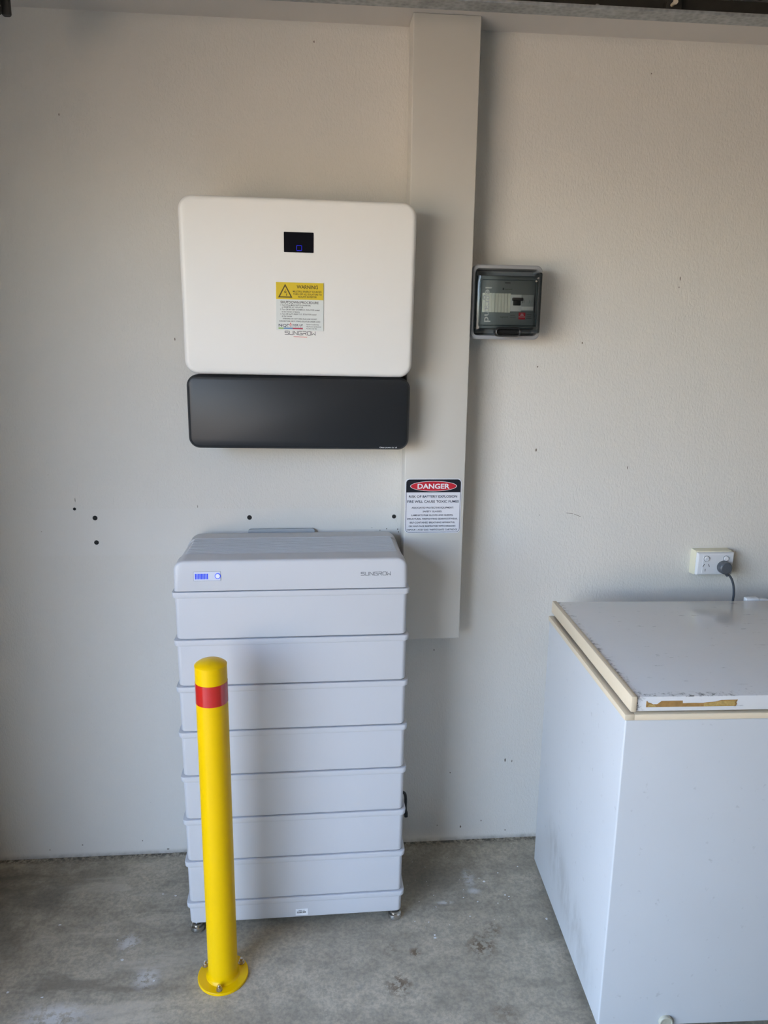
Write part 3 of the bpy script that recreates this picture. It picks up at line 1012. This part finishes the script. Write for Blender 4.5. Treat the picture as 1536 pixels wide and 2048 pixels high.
head = link('control_header', from_bm(bm, 'control_header', angle=40), M_BAT, bt)
head.location = (0, 0, ZT + .0030)
box('dark_core', -BW + .016, BW - .016, .014, BD - .016, .045, ZT + .02, M_GASKET, bt)  # added dark core: blocks light through the module gaps and blackens the seams
bm = bmesh.new()
nr = 13
for k in range(nr):
    yy = .0690 + (.2330 - .0690) * (k + .5) / nr
    bm_box(bm, -HW + .020, HW - .020, yy - .0034, yy + .0034, .0745, .0805, .0012, 1)
link('grille_ribs', from_bm(bm, 'grille_ribs'), M_BAT, head)
# status window
px = lambda v: (v - (-0.1893))
stp = plate('status_window', -0.4390 + .1893, -0.3705 + .1893, .0275, .0520, .0012, [(0.0010, 0), (-0.0006, 0), (-0.0009, .0003)], M_WINDOW, head, n=2)
poly('window_outline', bordered(-0.4390 + .1893, -0.3705 + .1893, .0275, .0520, .0012, .0006), -.0008, M_INKM, stp, thick=.0002)
n = 9
for k in range(n):
    a = -0.4352 + .1893 + .0335 * k / n
    poly('charge_bar', [[(a + .0004, .0320), (a + .0030, .0320), (a + .0030, .0465), (a + .0004, .0465)]], -.0009, M_LEDBAR, stp, thick=.0003)
lathe('power_button', [(.0075, -.0008), (.0075, -.0020), (.0066, -.0025), (.0060, -.0021), (.0060, -.0019)], M_LEDRING, stp, seg=24, axis='Y', loc=(-0.3780 + .1893, 0, .0400))
lathe('button_cap', [(.0058, -.0008), (.0056, -.0026), (.004, -.0030)], M_WHITEP, stp, seg=20, axis='Y', loc=(-0.3780 + .1893, 0, .0400))
wordmark('wordmark', -0.0115 + .1893, 0.0655 + .1893, .0345, .0432, 0.0001, M_INKM, head, .0015)
# plate behind the header and side cable latch
plate('wall_plate', -0.3265 + .1893, -0.1285 + .1893, 0.95, 1.1005, .008, [(.3345, 0), (.3250, 0), (.3242, .0008)], M_BRKT, bt, label='grey fixing plate behind the header')
clip = tube('cable_latch', smooth_path([(BW - .004, .05, .386), (BW + .003, .05, .380), (BW + .0055, .05, .364), (BW + .0055, .05, .334), (BW + .0065, .05, .320)], 5), .0042, M_RUBBER, bt, label='black plastic side latch')
box('latch_tip', BW + .002, BW + .0120, .044, .056, .3070, .3230, M_RUBBER, clip, bev=.002)

# ------------------------------------------------------------------ bollard
bo = thing('bollard', 'yellow steel safety bollard with red band in front of the battery cabinet', 'bollard', (-0.3800, -0.5050, 0.0))
PR = 0.0382
lathe('base_plate', [(.0645, 0.0), (.0655, .0012), (.0655, .0068), (.0645, .0080), (.030, .0080)], M_BYEL, bo, seg=64)
post = lathe('post', [(PR + .006, .0078), (PR + .0035, .0100), (PR + .0012, .0135), (PR, .0185), (PR, .884), (PR - .002, .8842)], M_BYEL, bo, seg=64)
lathe('cap', [(PR - .001, .882), (PR + .0003, .8835), (PR + .0003, .8850), (PR - .0012, .8868), (PR - .008, .8915), (PR - .018, .8955), (.008, .8978), (.0005, .8982)], M_BYEL, bo, seg=64)
lathe('reflective_band', [(PR - .001, .7900), (PR + .0006, .7902), (PR + .0006, .8428), (PR - .001, .8430)], M_BRED, bo, seg=64, label='red reflective band')
for bxx, byy in ((-0.0505, 0.0285), (0.0445, 0.0310), (-0.0035, -0.0520)):
    b = lathe('anchor_bolt', [(.0040, .0078), (.0040, .0215), (.0032, .0225), (.001, .0226)], M_BOLT, bo, seg=14, loc=(bxx, byy, 0))
    lathe('washer', [(.0085, .0079), (.0085, .0092), (.004, .0093)], M_BOLT, b, seg=20, loc=(bxx, byy, 0))
    lathe('nut', [(.0068, .0092), (.0072, .0100), (.0072, .0150), (.0066, .0158), (.004, .0158)], M_BOLT, b, seg=6, loc=(bxx, byy, 0))

# ------------------------------------------------------------------ chest freezer
fz = thing('chest_freezer', 'white chest freezer with cream lid trim at the right, lid scuffed', 'freezer', (0.5600, -0.1550, 0.0), (0, 0, -0.0310))
FW, FD = 1.06, 0.606
bm = bmesh.new()
bm_box(bm, 0.0, FW, -FD, 0.0, 0.034, 0.8445, .004, 3)
bod = link('freezer_body', from_bm(bm, 'freezer_body'), M_FRZ, fz)
for cx_ in (0.07, FW - .07):
    for cy_ in (-0.07, -FD + .07):
        lathe('foot', [(.020, 0.0), (.022, .003), (.022, .030), (.018, .036)], M_GASKET, fz, seg=16, loc=(cx_, cy_, 0))
# cream rim round the top of the body (four bars)
bm = bmesh.new()
bm_box(bm, -.003, .020, -FD - .003, 0.0, 0.8445, 0.8590, .0025, 2)
bm_box(bm, FW - .020, FW + .003, -FD - .003, 0.0, 0.8445, 0.8590, .0025, 2)
bm_box(bm, .018, FW - .018, -FD - .003, -FD + .020, 0.8445, 0.8590, .0025, 2)
bm_box(bm, .018, FW - .018, -.020, 0.0, 0.8445, 0.8590, .0025, 2)
link('body_rim', from_bm(bm, 'body_rim'), M_CREAM, fz, label='cream plastic rim')
box('gasket', .016, FW - .016, -FD + .014, -.010, 0.8550, 0.8720, M_GASKET, fz)
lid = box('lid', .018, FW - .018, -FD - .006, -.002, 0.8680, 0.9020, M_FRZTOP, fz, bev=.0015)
plate_l = box('lid_edging', .0055, .0185, -FD - .010, .002, 0.8685, 0.9045, M_CREAM, lid, bev=.0022, label='cream edging strip on the lid end')
box('lid_edging', FW - .0185, FW - .0055, -FD - .010, .002, 0.8685, 0.9045, M_CREAM, lid, bev=.0022, label='cream edging strip on the lid end')
# torn label on the front edge of the lid
fyl = -FD - .006
zq = lambda v: 0.8775 + (1 - v) * 0.0155
tp = [(0.0, .98), (0.0, .06), (.010, .02), (.018, .25), (.055, .40), (.075, .55), (.12, .55), (.165, .06), (.395, .05), (.398, .45), (.52, .42), (.62, .46), (.66, .36), (.75, .28), (.82, .04), (1.0, .02), (.985, .45), (.995, .62), (.985, .98)]
tor = poly('torn_label', [[(.040 + .2030 * u, zq(v)) for u, v in tp]], fyl + .0001, M_TORN, lid, thick=.0005, label='brown residue of a torn label')
poly('torn_paper', [[(.040 + .2030 * u, zq(v)) for u, v in pts] for pts in ([(.63, .95), (.63, .50), (.67, .40), (.75, .32), (.82, .14), (.98, .12), (.965, .45), (.975, .62), (.965, .93)], [(.02, .93), (.03, .50), (.09, .62), (.11, .93)])], fyl - .0004, M_TORNL, lid, thick=.0003, kind='stuff')
lathe('drain_plug', [(.017, -FD + .002), (.0175, -FD - .004), (.0160, -FD - .0075), (.0140, -FD - .0080), (.0130, -FD - .0065), (.001, -FD - .0060)], M_DRAIN, fz, seg=28, axis='Y', loc=(0.166, 0, .047), label='round beige drain plug')
hb = bmesh.new()
bm_box(hb, .600, .640, .004, .024, .870, .9070, .004, 2)
bm_box(hb, .630, .672, .006, .022, .870, .9030, .003, 2)
link('hinge_cover', from_bm(hb, 'hinge_cover'), M_OUTW, lid)

# ------------------------------------------------------------------ wall outlet and plug
ou = thing('power_outlet', 'white double power outlet on a yellowed mounting block above the freezer', 'outlet', (1.1210, 0, 0.9375))
plate('mounting_block', -.0605, .0605, 0, .0810, .002, [(0, 0), (-.026, .0018), (-.028, .0022)], M_OUTY, ou, n=3, label='yellowed plastic mounting block')
plate('face_plate', -.0580, .0640, .0015, .0770, .003, [(-.027, .0015), (-.036, .0022), (-.0395, .0040), (-.0405, .0065)], M_OUTW, ou, n=4)
sw0 = plate('socket_panel', -.0400, .0500, .0100, .0690, .002, [(-.0400, 0), (-.0412, 0), (-.0415, .0004)], M_OUTW, ou, n=3)
for cxs in (-.0290, .0345):
    s = lathe('rocker_switch', [(.0080, -.0410), (.0080, -.0450), (.0066, -.0462), (.0008, -.0462)], M_OUTW, ou, seg=20, axis='Y', loc=(cxs, 0, .0575))
    lathe('switch_surround', [(.0094, -.0413), (.0094, -.0418), (.0082, -.0419)], M_INKM, s, seg=20, axis='Y', loc=(cxs, 0, .0575))
sl = []
for (ax, az, bx_, bz) in ((-.0385, .0315, -.0345, .0385), (-.0205, .0385, -.0175, .0315), (-.0300, .0165, -.0300, .0235)):
    sl += stroke_polys([[(ax, az), (bx_, bz)]], .0018)
for s_ in sl:
    poly('socket_slot', [s_], -.0414, M_HOLE, ou, thick=.0003)

pg = thing('plug_and_cord', 'dark grey round plug and cord in the power outlet', 'plug', (1.1465, -0.0425, 0.9690))
lathe('plug_body', [(.0185, .0), (.0205, -.004), (.0205, -.018), (.0195, -.0225), (.0160, -.0255), (.001, -.0260)], M_PLUG, pg, seg=32, axis='Y')
tube('cord_boot', smooth_path([(.004, -.014, -.014), (.0085, -.0135, -.021), (.0120, -.0130, -.027)], 4), [.0065, .0065, .0062, .0060, .0056, .0054, .0050, .0046, .0044], M_PLUG, pg)
PGO = Vector((1.1465, -0.0425, 0.9690))
cp = [at(1458, 1150, -.056) - PGO, at(1463.5, 1159, -.054) - PGO, at(1467, 1172, -.050) - PGO, at(1467.5, 1188, -.046) - PGO, at(1465.5, 1204, -.042) - PGO, at(1462, 1240, -.036) - PGO]
cp += [cp[-1] + Vector((-.01, .01, -.20)), cp[-1] + Vector((.01, .01, -.50))]
tube('cord', smooth_path(cp, 6), .0036, M_PLUG, pg)

# ------------------------------------------------------------------ garage door track
TY, TZ = -0.250, 2.4050
dt = thing('door_track', 'galvanised steel garage door track running under the ceiling', 'door track', (0.9, TY, TZ))
bm = bmesh.new()
X0, X1 = -1.75, 2.2
T = .002
prof = [(0, 0), (-.050, 0), (-.0515, .0015), (-.0515, .0060), (-.0495, .0060), (-.0490, .0022), (-.0020, .0022), (-.0020, .0505), (-.0490, .0505), (-.0490, .0460), (-.0510, .0460), (-.0510, .0525), (0, .0525)]
bm_loft(bm, [[(x, y, z) for y, z in prof] for x in (X0, X1)])
link('channel', from_bm(bm, 'channel', angle=30), M_GALV, dt)
box('shade_lining', X0, X1, -.0060, -.0022, .0030, .0500, M_TRACKIN, dt)  # added dark strip that paints the shade inside the open channel
for xw in (-2.15, 1.0):
    box('hanger', xw - .015, xw + .015, -.030, -.002, .0525, CEIL - TZ, M_GALV, dt)
    box('wall_angle', xw - .012, xw + .012, -.002, -TY, .030, .034, M_GALV, dt)
lathe('track_bolt', [(.0065, -.006), (.0065, -.012), (.0045, -.0145), (.001, -.015)], M_CHROME, dt, seg=14, axis='Y', loc=(0.5450 - 0.9, 0, .0200))
ro = lathe('roller_wheel', [(.006, -.008), (.0190, -.010), (.0205, -.013), (.0205, -.020), (.0190, -.023), (.006, -.025)], M_TRACKIN, dt, seg=28, axis='Y', loc=(0.728 - 0.9, 0, .0260))
lathe('roller_stem', [(.0042, -.020), (.0042, -.040), (.006, -.041), (.006, -.044)], M_NYLON, ro, seg=12, axis='Y', loc=(0.722 - 0.9, 0, .0255))

# dark bracket ends hanging at the upper left
hk = thing('hanging_bracket', 'dark steel bracket hanging from the ceiling at the upper left corner', 'bracket', (-0.810, -0.300, CEIL))
bm = bmesh.new()
plate_bm(bm, .006, .0255, 2.3265 - CEIL, 0.0, .006, [(0.004, 0), (-.006, 0), (-.008, .001)], 5)
link('strap', from_bm(bm, 'strap'), M_DKMETAL, hk)
bm = bmesh.new()
plate_bm(bm, -.020, .0110, 2.3235 - CEIL, 0.0, .009, [(-.010, 0), (-.022, 0), (-.024, .001)], 5)
link('strap', from_bm(bm, 'strap'), M_DKMETAL, hk)
bm = bmesh.new()
bm_loft(bm, [[(-.010, y, 2.358 - CEIL), (-.001, y, 2.362 - CEIL), (.0150, y, 2.3365 - CEIL), (.0105, y, 2.3360 - CEIL)] for y in (-.024, -.030)])
link('lever', from_bm(bm, 'lever', smooth=False), M_MIDMETAL, hk)

# ------------------------------------------------------------------ loose flakes on the floor
random.seed(11)
fl = [(0.537, -0.372, .006), (0.315, -0.346, .004), (0.2, -0.419, .006), (0.439, -0.268, .004), (0.388, -0.205, .005), (0.511, -0.145, .003), (0.20, -0.409, .004), (0.151, -0.354, .003), (-0.658, -0.434, .006), (-0.69, -0.362, .004),
      (-0.868, -0.294, .005), (-0.924, -0.518, .006), (-0.559, -0.509, .004), (0.45, -0.275, .003), (0.35, -0.29, .003), (0.31, -0.27, .003), (0.19, -0.36, .003), (0.41, -0.30, .003), (-0.83, -0.54, .005), (0.44, -0.17, .003), (0.375, -0.19, .003), (-0.56, -0.20, .004), (-0.60, -0.19, .005)]
for _ in range(38):
    fl.append((random.uniform(.14, .52), random.uniform(-.40, -.03), random.uniform(.0007, .0015)))
bm = bmesh.new()
for cx_, cy_, r in fl:
    nn = 5
    r = r * .85
    a0 = random.random() * 6
    sq = random.uniform(.4, .9)
    low_ = [bm.verts.new((cx_ + r * random.uniform(.45, 1.25) * math.cos(a0 + k), cy_ + sq * r * random.uniform(.7, 1.1) * math.sin(a0 + k), 0.0001)) for k in [2 * math.pi * j / nn for j in range(nn)]]
    hi_ = [bm.verts.new((v.co.x, v.co.y, 0.0012)) for v in low_]
    bm.faces.new(hi_)
    for j in range(nn):
        bm.faces.new((low_[j], low_[(j + 1) % nn], hi_[(j + 1) % nn], hi_[j]))
fo = link('paint_flakes', from_bm(bm, 'paint_flakes', smooth=False), M_FLAKE, None, kind='stuff')
fo['label'] = 'scattered white paint flakes on the concrete floor'
fo['category'] = 'paint flakes'
